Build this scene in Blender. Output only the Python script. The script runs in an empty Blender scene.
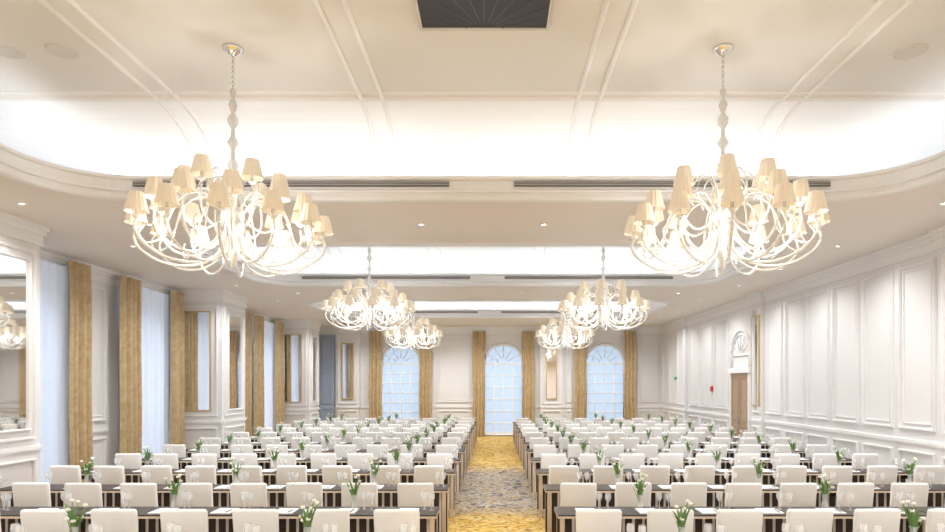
import bpy, bmesh, math, random
from mathutils import Vector
random.seed(4)
S = bpy.context.scene
S.view_settings.view_transform = 'Standard'
S.view_settings.exposure = 0.5

# ------------------------------------------------------------ materials
def mat(name, col, rough=0.6, metal=0.0, emis=None, es=0.0, var=0.06, vs=6.0, spec=0.4, trans=0.0):
    m = bpy.data.materials.new(name); m.use_nodes = True
    nt = m.node_tree; b = nt.nodes['Principled BSDF']
    tc = nt.nodes.new('ShaderNodeTexCoord'); nz = nt.nodes.new('ShaderNodeTexNoise')
    nz.inputs['Scale'].default_value = vs
    nt.links.new(tc.outputs['Object'], nz.inputs['Vector'])
    mx = nt.nodes.new('ShaderNodeMix'); mx.data_type = 'RGBA'
    mx.inputs[6].default_value = (*[c*(1-var) for c in col], 1)
    mx.inputs[7].default_value = (*[min(1, c*(1+var)) for c in col], 1)
    nt.links.new(nz.outputs['Fac'], mx.inputs[0])
    nt.links.new(mx.outputs[2], b.inputs['Base Color'])
    b.inputs['Roughness'].default_value = rough
    b.inputs['Metallic'].default_value = metal
    b.inputs['Specular IOR Level'].default_value = spec
    if emis:
        b.inputs['Emission Color'].default_value = (*emis, 1)
        b.inputs['Emission Strength'].default_value = es
    if trans:
        out = nt.nodes['Material Output']; t = nt.nodes.new('ShaderNodeBsdfTransparent')
        ms = nt.nodes.new('ShaderNodeMixShader'); ms.inputs[0].default_value = trans
        nt.links.new(b.outputs[0], ms.inputs[1]); nt.links.new(t.outputs[0], ms.inputs[2])
        nt.links.new(ms.outputs[0], out.inputs[0])
    return m

M_wall = mat('wall_paint', (.79, .782, .778), .6, var=.02, vs=.6)
M_trim = mat('trim_paint', (.86, .852, .848), .45, var=.02)
M_soffit = mat('soffit_paint', (.84, .77, .70), .7, var=.02, vs=.5)
M_cove = mat('cove_paint', (.89, .90, .91), .6, var=.01)
M_ceil = mat('ceiling_paint', (.76, .75, .735), .7, var=.02, vs=.5)
M_led = mat('led_strip', (1, 1, 1), emis=(.90, .95, 1), es=5.0)
M_dark = mat('grille_dark', (.14, .13, .13), .6)
M_hatch = mat('hatch_dark', (.05, .05, .065), .4)
M_hatchfin = mat('hatch_fin', (.08, .08, .10), .4)
M_glassw = mat('white_glass', (.78, .77, .74), .08, spec=1.0, trans=.38)
M_shade = mat('pleated_shade', (.66, .58, .47), .7, emis=(1, .84, .62), es=.17)
M_chrome = mat('chrome', (.75, .75, .75), .15, 1.0)
M_mirror = mat('mirror', (.85, .85, .85), .03, 1.0, var=0)
M_gold = mat('gilt_frame', (.62, .47, .22), .4, .6)
M_chair = mat('ivory_leather', (.92, .915, .905), .45, var=.02)
M_leg = mat('beech_leg', (.42, .27, .14), .45)
M_table = mat('wenge_top', (.034, .024, .02), .4, var=.3)
M_edge = mat('table_edge', (.62, .50, .38), .5)
M_paper = mat('paper', (.9, .9, .9), .7)
M_door = mat('door_wood', (.42, .30, .20), .45)
M_blueshade = mat('shaded_blue_wall', (.40, .47, .60), .5)  # bluish shade and daylight on the wall, put into the colour
M_leaf = mat('leaf', (.15, .28, .08), .5, var=.4)
M_petal = mat('petal', (.92, .92, .82), .6)
M_glass = mat('clear_glass', (.9, .92, .92), .05, trans=.55, spec=1)
M_red = mat('red_plastic', (.6, .04, .03), .5)
M_green = mat('exit_green', (.03, .25, .12), .5, emis=(.05, .6, .3), es=.15)
M_lens = mat('lamp_lens', (1, 1, 1), emis=(1, .95, .85), es=8)
M_speaker = mat('speaker_grille', (.66, .65, .63), .6)
M_pane = mat('daylight_pane', (.30, .38, .46), .3, emis=(.56, .74, 1.0), es=.44, var=.05, vs=1.2)
M_mull = mat('window_frame', (.88, .88, .90), .5, var=.02)
M_sheer = mat('sheer', (.78, .82, .90), .8, emis=(.68, .81, 1.0), es=.17, trans=.28)  # faint blue emission stands in for daylight through the cloth

# curtain satin
M_curt = mat('gold_satin', (.40, .27, .11), .33, var=.0)
nt = M_curt.node_tree; b = nt.nodes['Principled BSDF']
tc = nt.nodes.new('ShaderNodeTexCoord'); vo = nt.nodes.new('ShaderNodeTexNoise')
vo.inputs['Scale'].default_value = 7; vo.inputs['Detail'].default_value = 3; vo.inputs['Distortion'].default_value = 1.0
cr = nt.nodes.new('ShaderNodeValToRGB')
cr.color_ramp.elements[0].position = .38; cr.color_ramp.elements[0].color = (.48, .35, .18, 1)
cr.color_ramp.elements[1].position = .64; cr.color_ramp.elements[1].color = (.58, .45, .27, 1)
nt.links.new(tc.outputs['Object'], vo.inputs['Vector']); nt.links.new(vo.outputs['Fac'], cr.inputs[0])
nt.links.new(cr.outputs[0], b.inputs['Base Color'])

# carpet
M_carp = mat('carpet', (.5, .4, .2), .9, var=0)
nt = M_carp.node_tree; b = nt.nodes['Principled BSDF']
tc = nt.nodes.new('ShaderNodeTexCoord')
n2 = nt.nodes.new('ShaderNodeTexNoise'); n2.inputs['Scale'].default_value = 3.2; n2.inputs['Detail'].default_value = 5; n2.inputs['Distortion'].default_value = 2.5
r1 = nt.nodes.new('ShaderNodeValToRGB'); r2 = nt.nodes.new('ShaderNodeValToRGB'); r3 = nt.nodes.new('ShaderNodeValToRGB')
sep = nt.nodes.new('ShaderNodeSeparateXYZ')
nt.links.new(tc.outputs['Object'], n2.inputs['Vector'])
nt.links.new(tc.outputs['Object'], sep.inputs[0])
def ramp(r, stops):
    e = r.color_ramp.elements
    while len(e) > 1: e.remove(e[-1])
    e[0].position = stops[0][0]; e[0].color = (*stops[0][1], 1)
    for p, c in stops[1:]:
        k = e.new(p); k.color = (*c, 1)
ramp(r1, [(.36, (.25, .14, .03)), (.43, (.50, .28, .04)), (.49, (.60, .38, .06)), (.54, (.66, .54, .28)), (.58, (.50, .30, .05)), (.66, (.22, .14, .06))])
ramp(r2, [(.38, (.08, .07, .08)), (.45, (.26, .23, .21)), (.50, (.52, .48, .43)), (.54, (.42, .30, .12)), (.60, (.20, .17, .16)), (.66, (.5, .36, .12))])
nt.links.new(n2.outputs['Fac'], r1.inputs[0]); nt.links.new(n2.outputs['Fac'], r2.inputs[0])
mr = nt.nodes.new('ShaderNodeMath'); mr.operation = 'DIVIDE'; mr.inputs[1].default_value = 30
ad = nt.nodes.new('ShaderNodeMath'); ad.operation = 'MULTIPLY_ADD'; ad.inputs[1].default_value = .10
nt.links.new(sep.outputs['Y'], mr.inputs[0]); nt.links.new(n2.outputs['Fac'], ad.inputs[0]); nt.links.new(mr.outputs[0], ad.inputs[2])
ramp(r3, [(.39, (0, 0, 0)), (.42, (1, 1, 1)), (.56, (1, 1, 1)), (.62, (0, 0, 0))])
nt.links.new(ad.outputs[0], r3.inputs[0])
mx = nt.nodes.new('ShaderNodeMix'); mx.data_type = 'RGBA'
nt.links.new(r3.outputs[0], mx.inputs[0]); nt.links.new(r1.outputs[0], mx.inputs[6]); nt.links.new(r2.outputs[0], mx.inputs[7])
nt.links.new(mx.outputs[2], b.inputs['Base Color'])

# table modesty panel : dark with pale vertical seams
M_panel = mat('modesty_panel', (.05, .035, .03), .6, var=0)
nt = M_panel.node_tree; b = nt.nodes['Principled BSDF']
tc = nt.nodes.new('ShaderNodeTexCoord'); sep = nt.nodes.new('ShaderNodeSeparateXYZ')
a = nt.nodes.new('ShaderNodeMath'); a.operation = 'MULTIPLY'; a.inputs[1].default_value = 8.7
f = nt.nodes.new('ShaderNodeMath'); f.operation = 'FRACT'
g = nt.nodes.new('ShaderNodeMath'); g.operation = 'GREATER_THAN'; g.inputs[1].default_value = .72
mx = nt.nodes.new('ShaderNodeMix'); mx.data_type = 'RGBA'
mx.inputs[6].default_value = (.05, .035, .03, 1); mx.inputs[7].default_value = (.80, .76, .70, 1)
nt.links.new(tc.outputs['Object'], sep.inputs[0]); nt.links.new(sep.outputs['X'], a.inputs[0]); nt.links.new(a.outputs[0], f.inputs[0])
nt.links.new(f.outputs[0], g.inputs[0]); nt.links.new(g.outputs[0], mx.inputs[0]); nt.links.new(mx.outputs[2], b.inputs['Base Color'])

# ------------------------------------------------------------ mesh builder
class MB:
    def __init__(s): s.v = []; s.f = []; s.m = []; s.sm = []
    def add(s, vs, fs, mi=0, smooth=False):
        o = len(s.v); s.v += [tuple(p) for p in vs]
        for q in fs: s.f.append([i+o for i in q]); s.m.append(mi); s.sm.append(smooth)
    def box(s, x0, x1, y0, y1, z0, z1, mi=0):
        if x0 > x1: x0, x1 = x1, x0
        if y0 > y1: y0, y1 = y1, y0
        if z0 > z1: z0, z1 = z1, z0
        s.add([(x0,y0,z0),(x1,y0,z0),(x1,y1,z0),(x0,y1,z0),(x0,y0,z1),(x1,y0,z1),(x1,y1,z1),(x0,y1,z1)],
              [(0,3,2,1),(4,5,6,7),(0,1,5,4),(1,2,6,5),(2,3,7,6),(3,0,4,7)], mi)
    def rbox(s, c, d, bev, mi=0, fn=None, seg=2):
        bm = bmesh.new(); bmesh.ops.create_cube(bm, size=1)
        for v in bm.verts: v.co = Vector((v.co.x*d[0], v.co.y*d[1], v.co.z*d[2]))
        bmesh.ops.bevel(bm, geom=bm.edges[:], offset=bev, segments=seg, profile=.5, affect='EDGES')
        vs = []
        for v in bm.verts:
            p = v.co + Vector(c); vs.append(fn(p) if fn else tuple(p))
        bm.verts.index_update()
        s.add(vs, [[v.index for v in q.verts] for q in bm.faces], mi, True); bm.free()
    def lathe(s, prof, c=(0,0,0), n=16, mi=0):
        vs = []; fs = []
        for r, h in prof:
            for k in range(n):
                t = 2*math.pi*k/n; vs.append((c[0]+r*math.cos(t), c[1]+r*math.sin(t), c[2]+h))
        for i in range(len(prof)-1):
            for k in range(n):
                fs.append((i*n+k, i*n+(k+1)%n, (i+1)*n+(k+1)%n, (i+1)*n+k))
        s.add(vs, fs, mi, True)
    def tube(s, pts, r, n=6, closed=False, mi=0, up=(0,0,1)):
        P = [Vector(p) for p in pts]; N = len(P); vs = []; fs = []
        for i, p in enumerate(P):
            if closed: t = P[(i+1) % N]-P[i-1]
            else: t = P[min(i+1, N-1)]-P[max(i-1, 0)]
            t.normalize(); u = Vector(up)
            if abs(t.dot(u)) > .97: u = Vector((1, 0, 0)) if abs(t.x) < .9 else Vector((0, 1, 0))
            a = t.cross(u).normalized(); bb = a.cross(t)
            rr_ = r[i] if isinstance(r, (list, tuple)) else r
            for k in range(n):
                th = 2*math.pi*(k+.5)/n; vs.append(p+a*(math.cos(th)*rr_)+bb*(math.sin(th)*rr_))
        for i in range(N if closed else N-1):
            j = (i+1) % N
            for k in range(n): fs.append((i*n+k, i*n+(k+1)%n, j*n+(k+1)%n, j*n+k))
        if not closed: fs += [list(range(n))[::-1], list(range((N-1)*n, N*n))]
        s.add(vs, fs, mi, True)
    def mesh(s, name, mats):
        me = bpy.data.meshes.new(name); me.from_pydata(s.v, [], s.f)
        for m in mats: me.materials.append(m)
        me.polygons.foreach_set('material_index', s.m); me.polygons.foreach_set('use_smooth', s.sm)
        me.update(); return me
    def build(s, name, mats, loc=(0,0,0)):
        return obj(name, s.mesh(name, mats), loc)
def obj(name, me, loc=(0,0,0)):
    o = bpy.data.objects.new(name, me); o.location = loc; S.collection.objects.link(o); return o
def crom(P, k=6):
    P = [Vector(p) for p in P]; Q = [2*P[0]-P[1]]+P+[2*P[-1]-P[-2]]; out = []
    for i in range(1, len(Q)-2):
        for j in range(k):
            t = j/k; a, b_, c, d = Q[i-1], Q[i], Q[i+1], Q[i+2]
            out.append(.5*((2*b_)+(c-a)*t+(2*a-5*b_+4*c-d)*t*t+(3*b_-a-3*c+d)*t**3))
    out.append(P[-1]); return out

# ------------------------------------------------------------ dimensions
HC = 2.19
XL, XR, Y0, YF = -8.2, 7.05, -3.0, 26.5
HS, HT = 4.6, 5.55
CX = -.16
COF = [(5.9, 2.25), (13.1, 2.2), (20.4, 2.25)]
HX, RC = 5.35, .95

def rr(cx, cy, hx, hy, r, n=8):
    out = []
    for (sx, sy, a0) in ((1, 1, 0), (-1, 1, 90), (-1, -1, 180), (1, -1, 270)):
        for k in range(n+1):
            t = math.radians(a0+90*k/n)
            out.append((cx+sx*(hx-r)+r*math.cos(t), cy+sy*(hy-r)+r*math.sin(t)))
    return out

# floor
mb = MB(); mb.box(XL-.2, XR+.2, Y0-.2, YF+.2, -.1, 0); mb.build('floor', [M_carp])
# walls
mb = MB(); mb.box(XL-.2, XL, Y0, YF, 0, HS)
COLS = [(8.45, 9.64), (16.1, 17.6), (23.7, 25.0)]
XC = -6.95
for a, c in COLS: mb.box(XL, XC, a, c, 0, HS)
mb.build('wall_left', [M_wall])
mb = MB(); mb.box(XR, XR+.2, Y0, YF, 0, HS)
PIL = [(8.5, 9.85), (16.35, 17.0), (22.9, 23.9)]
for a, c in PIL: mb.box(XR-.10, XR, a, c, 0, HS)
mb.build('wall_right', [M_wall])
mb = MB(); mb.box(XL-.2, XR+.2, YF, YF+.2, 0, HS)
FP = [(-6.6, -5.62), (1.93, 2.87)]
for a, c in FP: mb.box(a, c, YF-.18, YF, 0, HS)
mb.build('wall_far', [M_wall])
mb = MB(); mb.box(XL-.2, XR+.2, Y0-.2, Y0, 0, HS); mb.build('wall_back', [M_wall])

# soffit with holes
bm = bmesh.new()
def loop(pts, z):
    vs = [bm.verts.new((p[0], p[1], z)) for p in pts]
    for i in range(len(vs)): bm.edges.new((vs[i], vs[(i+1) % len(vs)]))
loop([(XL-.2, Y0-.2), (XR+.2, Y0-.2), (XR+.2, YF+.2), (XL-.2, YF+.2)], HS)
for cy, hy in COF: loop(rr(CX, cy, HX, hy, RC), HS)
bmesh.ops.triangle_fill(bm, use_beauty=True, use_dissolve=False, edges=bm.edges[:], normal=(0, 0, -1))
me = bpy.data.meshes.new('ceiling'); bm.to_mesh(me); bm.free(); me.materials.append(M_soffit); obj('ceiling', me)

# coffers : profile entries (off_y, off_x, radius, height, material)
for ci, (cy, hy) in enumerate(COF):
    mb = MB()
    prof = [(0, 0, RC, HS, 0), (0, 0, RC, 4.85, 0), (.05, .05, RC+.05, 4.85, 0), (.05, .05, RC+.05, 4.74, 0),
            (.09, .09, RC+.09, 4.74, 2), (.2, .2, RC+.2, 4.74, 1), (.34, .95, RC+.34, 4.74, 1)]
    cove = []
    for k in range(0, 9):
        t = math.pi/2*k/8; q = 1-math.cos(t)
        cove.append((.34-1.07*q, .95-.35*q, 1.29-.85*q, 4.85+(HT-4.85)*math.sin(t)))
    for cv in cove: prof.append((*cv, 1))
    loops = [[(x, y, h) for x, y in rr(CX, cy, HX+ox, hy+oy, r)] for oy, ox, r, h, m in prof]
    n = len(loops[0])
    for i in range(len(loops)-1):
        fs = [(k, (k+1) % n, n+(k+1) % n, n+k) for k in range(n)]
        mb.add(loops[i]+loops[i+1], fs, prof[i][4], 7 <= i)
    mb.add(loops[-1], [list(range(n))], 3)
    coffer = mb.build('ceiling_coffer', [M_trim, M_cove, M_led, M_ceil])
    mb = MB()
    for off, h, r in ((.03, HS, .045), (.14, HS, .02), (-.005, 4.85, .03), (-.01, 4.68, .022)):
        mb.tube([(x, y, h) for x, y in rr(CX, cy, HX+off, hy+off, RC+off)], r, 6, True)
    mb.tube([(x, y, HT) for x, y in rr(CX, cy, HX+.6, hy-.73, .44)], .035, 6, True)
    mb.tube([(x, y, HT) for x, y in rr(CX, cy, HX+.43, hy-.90, .35)], .025, 6, True)
    for xx in (-3.8, -3.55, -1.4, -1.15, 1.15, 1.4, 3.55, 3.8):
        pts = [(CX+xx, cy-hy-c[0], c[3]) for c in cove]+[(CX+xx, cy+hy+c[0], c[3]) for c in cove[::-1]]
        mb.tube(pts, .03, 6)
    mb.build('trim_coffer', [M_trim])
    for a, c in ((-4.5, -.42), (.42, 4.5)):
        mb = MB(); yy = cy+hy
        mb.box(CX+a, CX+c, yy-.03, yy-.002, 4.74, 4.80, 0)
        for k in range(2): mb.box(CX+a, CX+c, yy-.034, yy-.026, 4.757+.022*k, 4.762+.022*k, 1)
        g_ = mb.build('air_grille', [M_dark, M_speaker]); g_.parent = coffer

# hatch
mb = MB()
mb.box(-.68, .5, 4.6, 5.9, HT-.03, HT+.02, 0)
for k in range(11):
    t = math.radians(20+140*k/10)
    p0 = Vector((-.09, 5.95, HT-.03)); d = Vector((math.cos(t), -math.sin(t), 0))
    L = min(1.25/abs(math.sin(t)), .57/max(abs(math.cos(t)), .01))
    mb.tube([p0+d*.15, p0+d*L], .005, 4, mi=1)
mb.tube([(-.68, 4.6, HT-.03), (.5, 4.6, HT-.03), (.5, 5.9, HT-.03), (-.68, 5.9, HT-.03)], .022, 4, True, mi=2)
mb.build('projector_hatch', [M_hatch, M_hatchfin, M_speaker])
for x, y in ((-4.35, 6.35), (4.2, 6.35), (-4.9, 6.35), (-4.05, 13.4), (3.75, 13.4)):
    mb = MB(); mb.lathe([(0, -.012), (.11, -.015), (.13, -.02), (.15, -.01), (.15, .01)], n=24); mb.build('ceiling_speaker', [M_speaker], (x, y, HT))

# ------------------------------------------------------------ cornices, baseboards, panel mouldings
def cor(mb, x0, x1, y0, y1):
    for e, z0, z1 in ((.04, HS-.30, HS-.26), (.03, HS-.26, HS-.14), (.06, HS-.14, HS-.07), (.09, HS-.07, HS)):
        mb.box(x0-e, x1+e, y0-e, y1+e, z0, z1)
mb = MB(); cor(mb, XR, XR+.1, Y0, YF)
for a, c in PIL: cor(mb, XR-.10, XR, a, c)
mb.build('trim_cornice_right', [M_trim])
mb = MB(); cor(mb, XL-.1, XL, Y0, YF)
for a, c in COLS: cor(mb, XL, XC, a, c)
mb.build('trim_cornice_left', [M_trim])
mb = MB(); cor(mb, XL, XR, YF, YF+.1)
for a, c in FP: cor(mb, a, c, YF-.18, YF)
mb.build('trim_cornice_far', [M_trim])
def base(mb, x0, x1, y0, y1):
    mb.box(x0-.02, x1+.02, y0-.02, y1+.02, 0, .16); mb.box(x0-.03, x1+.03, y0-.03, y1+.03, 0, .03)
mb = MB(); base(mb, XR, XR+.1, Y0, 17.25); base(mb, XR, XR+.1, 18.7, YF); [base(mb, XR-.10, XR, a, c) for a, c in PIL]; mb.build('baseboard_right', [M_trim])
mb = MB(); base(mb, XL-.1, XL, Y0, YF); [base(mb, XL, XC, a, c) for a, c in COLS]; mb.build('baseboard_left', [M_trim])
mb = MB(); base(mb, XL, XR, YF, YF+.1); [base(mb, a, c, YF-.18, YF) for a, c in FP]; mb.build('baseboard_far', [M_trim])

def mapR(xw): return lambda u, v, w: (xw-w, u, v)
def mapL(xw): return lambda u, v, w: (xw+w, u, v)
def mapF(yw): return lambda u, v, w: (u, yw-w, v)
def bx(mb, M, u0, u1, v0, v1, w0, w1, mi=0):
    p = M(u0, v0, w0); q = M(u1, v1, w1); mb.box(p[0], q[0], p[1], q[1], p[2], q[2], mi)
def frame(mb, M, u0, u1, v0, v1, t=.045, w=.03, mi=0):
    for (tt, ww, i) in ((t, w, 0), (t*.5, w*1.6, t*.25)):
        a0, a1, b0, b1 = u0+i, u1-i, v0+i, v1-i
        bx(mb, M, a0, a1, b0, b0+tt, 0, ww, mi); bx(mb, M, a0, a1, b1-tt, b1, 0, ww, mi)
        bx(mb, M, a0, a0+tt, b0+tt, b1-tt, 0, ww, mi); bx(mb, M, a1-tt, a1, b0+tt, b1-tt, 0, ww, mi)
def panels(mb, M, u0, u1, n, gap=.16, top=4.2):
    wdt = (u1-u0)/n
    for i in range(n):
        a = u0+wdt*i+gap/2; c = u0+wdt*(i+1)-gap/2
        frame(mb, M, a, c, 1.42, top); frame(mb, M, a, c, .28, 1.08)
        if c-a > .6: frame(mb, M, a+.1, c-.1, 1.52, top-.1, .02, .015)
def rail(mb, M, u0, u1):
    bx(mb, M, u0, u1, 1.20, 1.26, 0, .045); bx(mb, M, u0, u1, 1.17, 1.20, 0, .025)

mb = MB(); R = mapR(XR)
panels(mb, R, 9.95, 16.35, 6); rail(mb, R, 9.85, 16.35)
panels(mb, R, 1.0, 8.4, 7); rail(mb, R, Y0, 8.5)
panels(mb, R, 18.9, 22.8, 3); rail(mb, R, 18.8, 22.9)
panels(mb, R, 24.0, 26.3, 2); rail(mb, R, 23.9, YF)
P2 = mapR(XR-.10)
for a, c in PIL: frame(mb, P2, a+.12, c-.12, 1.42, 4.2); frame(mb, P2, a+.12, c-.12, .28, 1.08); rail(mb, P2, a, c)
mb.build('trim_panels_right', [M_trim])
mb = MB(); frame(mb, P2, 16.44, 16.91, 1.6, 4.0, .03, .03, 1); bx(mb, P2, 16.46, 16.89, 1.62, 3.98, .004, .012, 0); mb.build('wall_mirror', [M_mirror, M_gold])

mb = MB(); L = mapL(XL)
WIN_L = [3.2, 7.0, 11.0, 14.72, 19.2, 22.2]
panels(mb, L, 12.62, 13.3, 1, .08); rail(mb, L, 12.6, 13.32); rail(mb, L, 9.64, 9.9)
panels(mb, L, 20.3, 21.1, 1, .08); panels(mb, L, 25.05, 26.4, 1); rail(mb, L, 25.0, YF); panels(mb, L, 4.8, 5.4, 1, .08)
for a, c in COLS:
    F = mapF(a); C = mapL(XC)
    frame(mb, F, XL+.08, XC-.1, .28, 1.08); rail(mb, F, XL, XC)
    frame(mb, F, XL+.08, XC-.1, 1.36, 4.2)
    frame(mb, C, a+.12, c-.12, .28, 1.08); rail(mb, C, a, c); frame(mb, C, a+.12, c-.12, 1.36, 4.2)
mb.build('trim_panels_left', [M_trim])
for a, c in COLS:
    mb = MB(); F = mapF(a); u0, u1 = XL+.25, XC-.28
    frame(mb, F, u0, u1, 1.5, 4.05, .03, .035, 1); bx(mb, F, u0+.03, u1-.03, 1.53, 4.02, .004, .012, 0)
    mb.build('wall_mirror', [M_mirror, M_gold])
    mb = MB(); C = mapL(XC); u0, u1 = a+.3, c-.22
    frame(mb, C, u0, u1, 1.5, 4.05, .03, .035, 1); bx(mb, C, u0+.03, u1-.03, 1.53, 4.02, .004, .012, 0)
    mb.build('wall_mirror', [M_mirror, M_trim])

mb = MB(); F = mapF(YF)
panels(mb, F, -2.45, -.95, 1); rail(mb, F, -2.5, -.9)
panels(mb, F, 6.0, 6.95, 1); rail(mb, F, 5.95, XR)
panels(mb, F, 3.0, 3.3, 1, .04); rail(mb, F, -5.6, -5.2); rail(mb, F, 1.7, 1.93); rail(mb, F, 2.87, 3.35)
P3 = mapF(YF-.18)
for a, c in FP: frame(mb, P3, a+.08, c-.08, .28, 1.08); rail(mb, P3, a, c); frame(mb, P3, a+.08, c-.08, 1.36, 4.2)
mb.build('trim_panels_far', [M_trim])
for a, c in FP:
    mb = MB(); frame(mb, P3, a+.24, c-.24, 1.55, 3.9, .04, .04, 1); bx(mb, P3, a+.28, c-.28, 1.59, 3.86, .004, .012, 0)
    mb.build('wall_mirror', [M_mirror, M_gold])
mb = MB(); M5 = mapF(YF-.06)
bx(mb, F, -7.95, -6.7, 0, 4.25, .004, .06, 0)  # panel on the far wall; its blue-grey is painted shade and daylight
for a, c in ((-7.9, -7.35), (-7.3, -6.75)):
    for v0, v1 in ((.2, 1.15), (1.35, 2.7), (2.85, 4.15)): frame(mb, M5, a+.05, c-.05, v0, v1, .04, .02, 0)
mb.box(-7.36, -7.29, YF-.10, YF-.06, 1.0, 1.25, 1)
mb.build('shaded_wall_panel', [M_blueshade, M_chrome])

mb = MB()
u0, u1 = 17.35, 18.6; um = (u0+u1)/2
bx(mb, R, u0, u1, 0, 2.5, .004, .04, 0)
for a, c in ((u0, um), (um, u1)):
    M6 = mapR(XR-.04)
    frame(mb, M6, a+.06, c-.06, .2, 1.0, .04, .015, 0); frame(mb, M6, a+.06, c-.06, 1.15, 2.4, .04, .015, 0)
bx(mb, R, um-.06, um-.03, .95, 1.25, .04, .09, 2); bx(mb, R, um+.03, um+.06, .95, 1.25, .04, .09, 2)
bx(mb, R, u0-.08, u0, 0, 2.55, .004, .07, 1); bx(mb, R, u1, u1+.08, 0, 2.55, .004, .07, 1); bx(mb, R, u0-.14, u1+.14, 2.5, 2.65, .004, .10, 1)
mb.build('door_2', [M_door, M_trim, M_chrome])
mb = MB()
for rad, t in ((.72, .04), (.60, .02)):
    pts = [R(um-rad*math.cos(math.pi*k/20), 3.0+rad*math.sin(math.pi*k/20), .02) for k in range(21)]
    mb.tube([R(um-rad, 2.66, .02)]+pts+[R(um+rad, 2.66, .02)], t, 6)
for k in range(1, 6):
    t = math.pi*k/6; mb.tube([R(um-.15*math.cos(t), 3.0+.15*math.sin(t), .02), R(um-.58*math.cos(t), 3.0+.58*math.sin(t), .02)], .012, 4)
mb.tube([R(um-.6, 3.0, .02), R(um+.6, 3.0, .02)], .015, 4)
mb.build('trim_door_arch', [M_trim])
mb = MB(); bx(mb, R, 20.2, 20.36, 1.95, 2.1, .02, .07); bx(mb, R, 20.25, 20.31, 2.1, 2.14, .02, .05); mb.build('fire_alarm', [M_red])
mb = MB(); bx(mb, R, 24.1, 24.4, 2.35, 2.47, .02, .07); mb.build('exit_sign', [M_green])

# ------------------------------------------------------------ windows & curtains
def window(M, name, uc, hw=.8, v0=.25, vs=3.05, cols=3):
    mb = MB()
    n = 20; pts = [(uc-hw, v0), (uc+hw, v0)]+[(uc+hw*math.cos(math.pi*k/n), vs+hw*math.sin(math.pi*k/n)) for k in range(n+1)]
    mb.add([M(u, v, .012) for u, v in pts], [list(range(len(pts)))], 0)
    mb.tube([M(u, v, .03) for u, v in pts], .055, 6, True, mi=1)
    out = [(uc-hw-.12, v0)]+[(uc-(hw+.12)*math.cos(math.pi*k/n), vs+(hw+.12)*math.sin(math.pi*k/n)) for k in range(n+1)]+[(uc+hw+.12, v0)]
    mb.tube([M(u, v, .02) for u, v in out], .03, 6, mi=1)
    for k in range(1, cols+1):
        u = uc-hw+2*hw*k/(cols+1); bx(mb, M, u-.025, u+.025, v0, vs, .01, .05, 1)
    for k in range(1, 6):
        v = v0+(vs-v0)*k/6; bx(mb, M, uc-hw, uc+hw, v-.018, v+.018, .01, .045, 1)
    bx(mb, M, uc-hw, uc+hw, vs-.035, vs+.035, .01, .06, 1)
    for k in range(1, 6):
        t = math.pi*k/6; mb.tube([M(uc+.25*math.cos(t), vs+.25*math.sin(t), .03), M(uc+hw*math.cos(t), vs+hw*math.sin(t), .03)], .022, 4, mi=1)
    mb.tube([M(uc+.25*math.cos(math.pi*k/10), vs+.25*math.sin(math.pi*k/10), .03) for k in range(11)], .02, 4, mi=1)
    mb.tube([M(uc+.53*math.cos(math.pi*k/14), vs+.53*math.sin(math.pi*k/14), .03) for k in range(15)], .018, 4, mi=1)
    mb.build(name, [M_pane, M_mull])
def drape(M, name, u0, u1, v0, v1, w0, amp, pitch, material, seed=0):
    rnd = random.Random(seed); mb = MB(); n = max(8, int((u1-u0)/pitch*8)); rows = 14
    vs = []; fs = []; ph = rnd.random()*6
    for j in range(rows+1):
        v = v0+(v1-v0)*j/rows; k = 1-.35*(j/rows)
        for i in range(n+1):
            u = u0+(u1-u0)*i/n
            w = w0+amp*k*(math.sin(2*math.pi*(u-u0)/pitch+ph)+.35*math.sin(2*math.pi*(u-u0)/pitch*.43+ph*2+.3*j/rows))
            vs.append(M(u+.012*math.sin(j*.7+ph), v, w))
    for j in range(rows):
        for i in range(n): fs.append((j*(n+1)+i, j*(n+1)+i+1, (j+1)*(n+1)+i+1, (j+1)*(n+1)+i))
    mb.add(vs, fs, 0, True); mb.build(name, [material])
wn = 0
for uc in WIN_L:
    wn += 1; window(L, 'window_%d' % wn, uc)
    drape(L, 'sheer_curtain', uc-.95, uc+.95, .02, 4.4, .135, .045, .22, M_sheer, wn)
    drape(L, 'gold_curtain', uc-1.36, uc-.66, .02, 4.5, .30, .07, .19, M_curt, wn+20)
    drape(L, 'gold_curtain', uc+.68, uc+1.34, .02, 4.5, .30, .07, .19, M_curt, wn+40)
for uc in (-3.91, .40, 4.65):
    wn += 1; window(F, 'window_%d' % wn, uc, hw=.80, v0=.05 if uc == .40 else .6)
    drape(F, 'gold_curtain', uc-1.30, uc-.78, .02, 4.40, .2, .05, .15, M_curt, wn+60)
    drape(F, 'gold_curtain', uc+.78, uc+1.30, .02, 4.40, .2, .05, .15, M_curt, wn+80)

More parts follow.
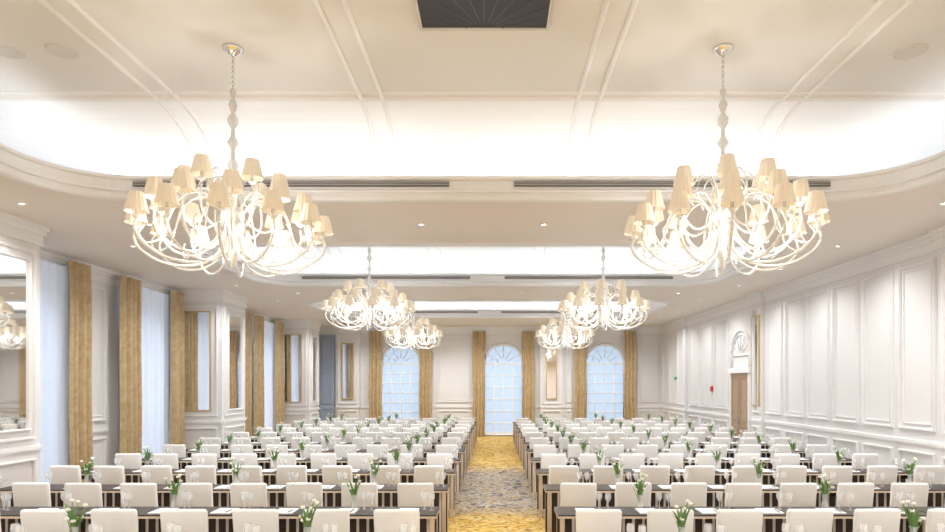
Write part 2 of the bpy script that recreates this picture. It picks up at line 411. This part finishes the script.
# ------------------------------------------------------------ chandelier
mb = MB()
z = lambda h: h-HT
mb.lathe([(0, 0), (.10, -.0), (.10, -.02), (.07, -.05), (.025, -.08), (.0, -.09)], n=20, mi=2)
mb.tube([(0, 0, -.05), (0, 0, z(4.3))], .008, 6, mi=2)
for k in range(6):
    hh = -.09-k*.05; mb.lathe([(.0, hh), (.020, hh-.012), (.020, hh-.032), (0, hh-.045)], n=8, mi=2)
prof = [(.0, -.38)]
for i, (h, r) in enumerate([(5.12, .03), (5.05, .016), (4.98, .042), (4.90, .018), (4.84, .05), (4.80, .05), (4.74, .016), (4.66, .022), (4.6, .055), (4.54, .02), (4.44, .022), (4.38, .055), (4.3, .028)]):
    prof.append((r, z(h)))
prof += [(.035, z(4.2)), (.07, z(4.12)), (.04, z(4.04)), (.04, z(3.98)), (.10, z(3.92)), (.12, z(3.86)), (.06, z(3.78)), (.04, z(3.68)), (.07, z(3.6)), (.09, z(3.52)), (.05, z(3.44)), (.025, z(3.40)), (.03, z(3.36)), (0, z(3.32))]
mb.lathe(prof, n=14, mi=0)
def arm(ang, P, r):
    c, s_ = math.cos(ang), math.sin(ang)
    mb.tube([(c*p[0], s_*p[0], p[1]) for p in crom([(a, b_, 0) for a, b_ in P], 5)], r, 6, mi=0)
def lamp(ang, rad, h):
    x, y = rad*math.cos(ang), rad*math.sin(ang)
    mb.lathe([(0, z(h)-.075), (.035, z(h)-.05), (.045, z(h)-.035), (.016, z(h)-.03), (.014, z(h)+.06), (0, z(h)+.07)], (x, y, 0), 10, 0)
    n = 28; vs = []
    for r, hh in ((.098, -.005), (.058, .170)):
        for k in range(n):
            t = 2*math.pi*k/n; q = r*(1+.06*(k % 2)); vs.append((x+q*math.cos(t), y+q*math.sin(t), z(h)+hh))
    mb.add(vs, [(k, (k+1) % n, n+(k+1) % n, n+k) for k in range(n)], 1, False)
for k in range(6):
    t = 2*math.pi*(k+.25)/6
    arm(t, [(.06, z(3.95)), (.14, z(3.80)), (.30, z(3.72)), (.43, z(3.82)), (.46, z(3.97)), (.44, z(4.07))], .012); lamp(t, .44, 4.15)
for k in range(10):
    t = 2*math.pi*(k+.1)/10
    arm(t, [(.08, z(3.86)), (.16, z(3.62)), (.36, z(3.47)), (.58, z(3.52)), (.70, z(3.68)), (.70, z(3.84))], .013); lamp(t, .70, 3.93)
for k in range(12):
    t = 2*math.pi*(k+.5)/12
    arm(t, [(.06, z(3.66)), (.14, z(3.47)), (.36, z(3.36)), (.62, z(3.37)), (.82, z(3.48)), (.89, z(3.60)), (.87, z(3.68))], .014); lamp(t, .87, 3.75)
    arm(t+.26, [(.10, z(3.90)), (.26, z(4.06)), (.45, z(4.0)), (.56, z(3.8)), (.62, z(3.6)), (.75, z(3.52)), (.82, z(3.6)), (.78, z(3.68))], .009)
for k in range(8):
    t = 2*math.pi*(k+.5)/8
    arm(t, [(.05, z(4.12)), (.16, z(4.28)), (.26, z(4.25)), (.32, z(4.1)), (.28, z(4.0))], .009)
me = mb.mesh('chandelier', [M_glassw, M_shade, M_chrome])
def light(name, kind, loc, e, col, parent=None, **kw):
    l = bpy.data.lights.new(name, kind); l.energy = e; l.color = col
    for k, v in kw.items(): setattr(l, k, v)
    o = bpy.data.objects.new(name, l); o.location = loc; S.collection.objects.link(o)
    if parent: o.parent = parent
    return o
for cy in (6.3, 13.2, 20.45):
    for sx in (-2.45, 2.45):
        o = obj('chandelier', me, (CX+sx, cy, HT))
        for k in range(4):
            t = math.pi*(k+.5)/2
            light('bulb', 'POINT', (.56*math.cos(t), .56*math.sin(t), z(3.66)), 10, (1, .97, .93), o, shadow_soft_size=.03)

# ------------------------------------------------------------ downlights
md = MB(); md.lathe([(0, -.004), (.035, -.004)], n=16, mi=0); md.lathe([(.035, -.004), (.038, -.014), (.058, -.012), (.06, .0)], n=16, mi=1)
dl = md.mesh('downlight', [M_lens, M_trim])
pos = []
for y in (-1.0, 1.5, 9.5, 16.7, 24.4):  # rows near and behind the camera are unseen, added to brighten the room
    for x in (-5.2, -3.1, -1.1, .75, 2.8, 4.9): pos.append((x, y))
for y in (3.2, 5.9, 8.4, 11.0, 13.2, 15.4, 18.3, 20.5, 22.7): pos += [(-6.3, y), (6.0, y)]
for x, y in pos:
    o = obj('downlight', dl, (x, y, HS))
    e = 200 if y < 4 else (165 if abs(x) < 5.5 else 110)  # unseen added lamps run stronger to lift the chair backs
    light('spot', 'SPOT', (0, 0, -.04), e, (.985, .985, 1), o, spot_size=math.radians(150), spot_blend=1.0, shadow_soft_size=.05)

# ------------------------------------------------------------ furniture meshes
mb = MB()
def tilt(p):
    k = (p.z-.42); return (p.x*(1+.06*k), p.y-.12*k, p.z+.012*math.cos(p.x*6)*(1 if p.z > .8 else 0))
mb.rbox((0, .06, .68), (.44, .07, .55), .03, 0, tilt, 3)
mb.rbox((0, .29, .445), (.44, .46, .10), .035, 0, None, 3)
mb.box(-.19, .19, .08, .49, .36, .40, 1)
for sx in (-.185, .185):
    for yy, dy in ((.09, -.05), (.47, .02)):
        mb.tube([(sx, yy, .42), (sx*1.03, yy+dy, 0)], [.02, .014], 6, mi=1)
    mb.tube([(sx, .09, .2), (sx, .47, .2)], .009, 5, mi=1)
chair = mb.mesh('banquet_chair', [M_chair, M_leg])

mb = MB()
W = 2.05
mb.box(-W/2, W/2, 0, .48, .735, .75, 0); mb.box(-W/2, W/2, 0, .48, .71, .735, 1)
mb.box(-W/2+.02, W/2-.02, .30, .32, .10, .71, 2)
for sx in (-1, 1):
    x = sx*(W/2-.05)
    mb.box(x-.025, x+.025, .03, .07, 0, .71, 1); mb.box(x-.025, x+.025, .40, .44, 0, .71, 1); mb.box(x-.02, x+.02, .02, .46, 0, .05, 1)
    mb.box(x-.015, x+.015, .07, .40, .62, .71, 0)
table = mb.mesh('conference_table', [M_table, M_edge, M_panel])

mb = MB()
for sx in (-.69, 0, .69):
    mb.box(sx-.11, sx+.11, .06, .33, 0, .012, 0); mb.tube([(sx+.06, .08, .018), (sx+.07, .22, .018)], .005, 5, mi=1)
pads = mb.mesh('notepads', [M_paper, M_dark])
mb = MB()
for sx in (-.69, 0, .69):
    for dx, dy in ((.17, .32), (.26, .26)):
        mb.lathe([(.0, .0), (.034, .003), (.006, .012), (.005, .09), (.02, .105), (.035, .135), (.036, .16), (.031, .20)], (sx+dx, dy, 0), 10, 0)
glasses = mb.mesh('wine_glasses', [M_glass])

mb = MB()
mb.lathe([(0, 0), (.035, 0), (.032, .03), (.022, .08), (.026, .12), (.034, .14)], n=12, mi=0)
rnd = random.Random(2)
for k in range(13):
    t = k*2.4; ln = rnd.uniform(.12, .24); sp = rnd.uniform(.04, .14)
    c, s_ = math.cos(t), math.sin(t)
    vs = []
    for i in range(6):
        q = i/5; r = sp*q**1.5+.01; h = .08+ln*math.sin(q*1.45); wd = .011*math.sin(math.pi*(q*.9+.08))
        vs += [(c*r-s_*wd, s_*r+c*wd, h), (c*r+s_*wd, s_*r-c*wd, h)]
    mb.add(vs, [(2*i, 2*i+1, 2*i+3, 2*i+2) for i in range(5)], 1, True)
for k in range(7):
    t = k*1.9+.4; rad = rnd.uniform(.02, .09); h = rnd.uniform(.18, .33)
    x, y = rad*math.cos(t), rad*math.sin(t)
    mb.tube([(0, 0, .05), (x*.5, y*.5, h*.6), (x, y, h)], .003, 4, mi=1)
    for j in range(5):
        a = 2*math.pi*j/5; px, py = x+.010*math.cos(a), y+.010*math.sin(a)
        mb.lathe([(0, -.010), (.008, -.002), (.010, .007), (0, .018)], (px, py, h), 5, 2)
vase = mb.mesh('flower_vase', [M_glass, M_leaf, M_petal])

rnd = random.Random(7)
for i in range(12):
    yc = 4.55+1.65*i
    for side in (-1, 1):
        x0 = -.97 if side < 0 else 1.04
        for tI in range(3):
            xc = x0+side*.69*(3*tI+1)
            obj('conference_table', table, (xc, yc+.72, 0))
            obj('notepads', pads, (xc, yc+.72, .75)); obj('wine_glasses', glasses, (xc, yc+.72, .75))
            v = obj('flower_vase', vase, (xc+rnd.uniform(-.05, .05), yc+.72+.40, .75)); v.rotation_euler[2] = rnd.uniform(0, 6.28)
            v.scale = (1.15,)*3
            for c in (-1, 0, 1):
                ch = obj('banquet_chair', chair, (xc+c*.69+rnd.uniform(-.02, .02), yc+rnd.uniform(-.02, .02), 0))
                ch.rotation_euler[2] = rnd.uniform(-.03, .03)

# ------------------------------------------------------------ world, camera
w = bpy.data.worlds.new('world'); S.world = w; w.use_nodes = True
w.node_tree.nodes['Background'].inputs[0].default_value = (.8, .88, 1, 1); w.node_tree.nodes['Background'].inputs[1].default_value = .5
cam = bpy.data.cameras.new('camera'); co = bpy.data.objects.new('camera', cam); S.collection.objects.link(co)
co.location = (0, 0, HC); co.rotation_euler = (math.radians(90), 0, 0)
cam.lens = 24; cam.sensor_width = 36; cam.shift_x = -21.5/945; cam.shift_y = 118/945; cam.clip_start = .05; cam.clip_end = 200
S.camera = co
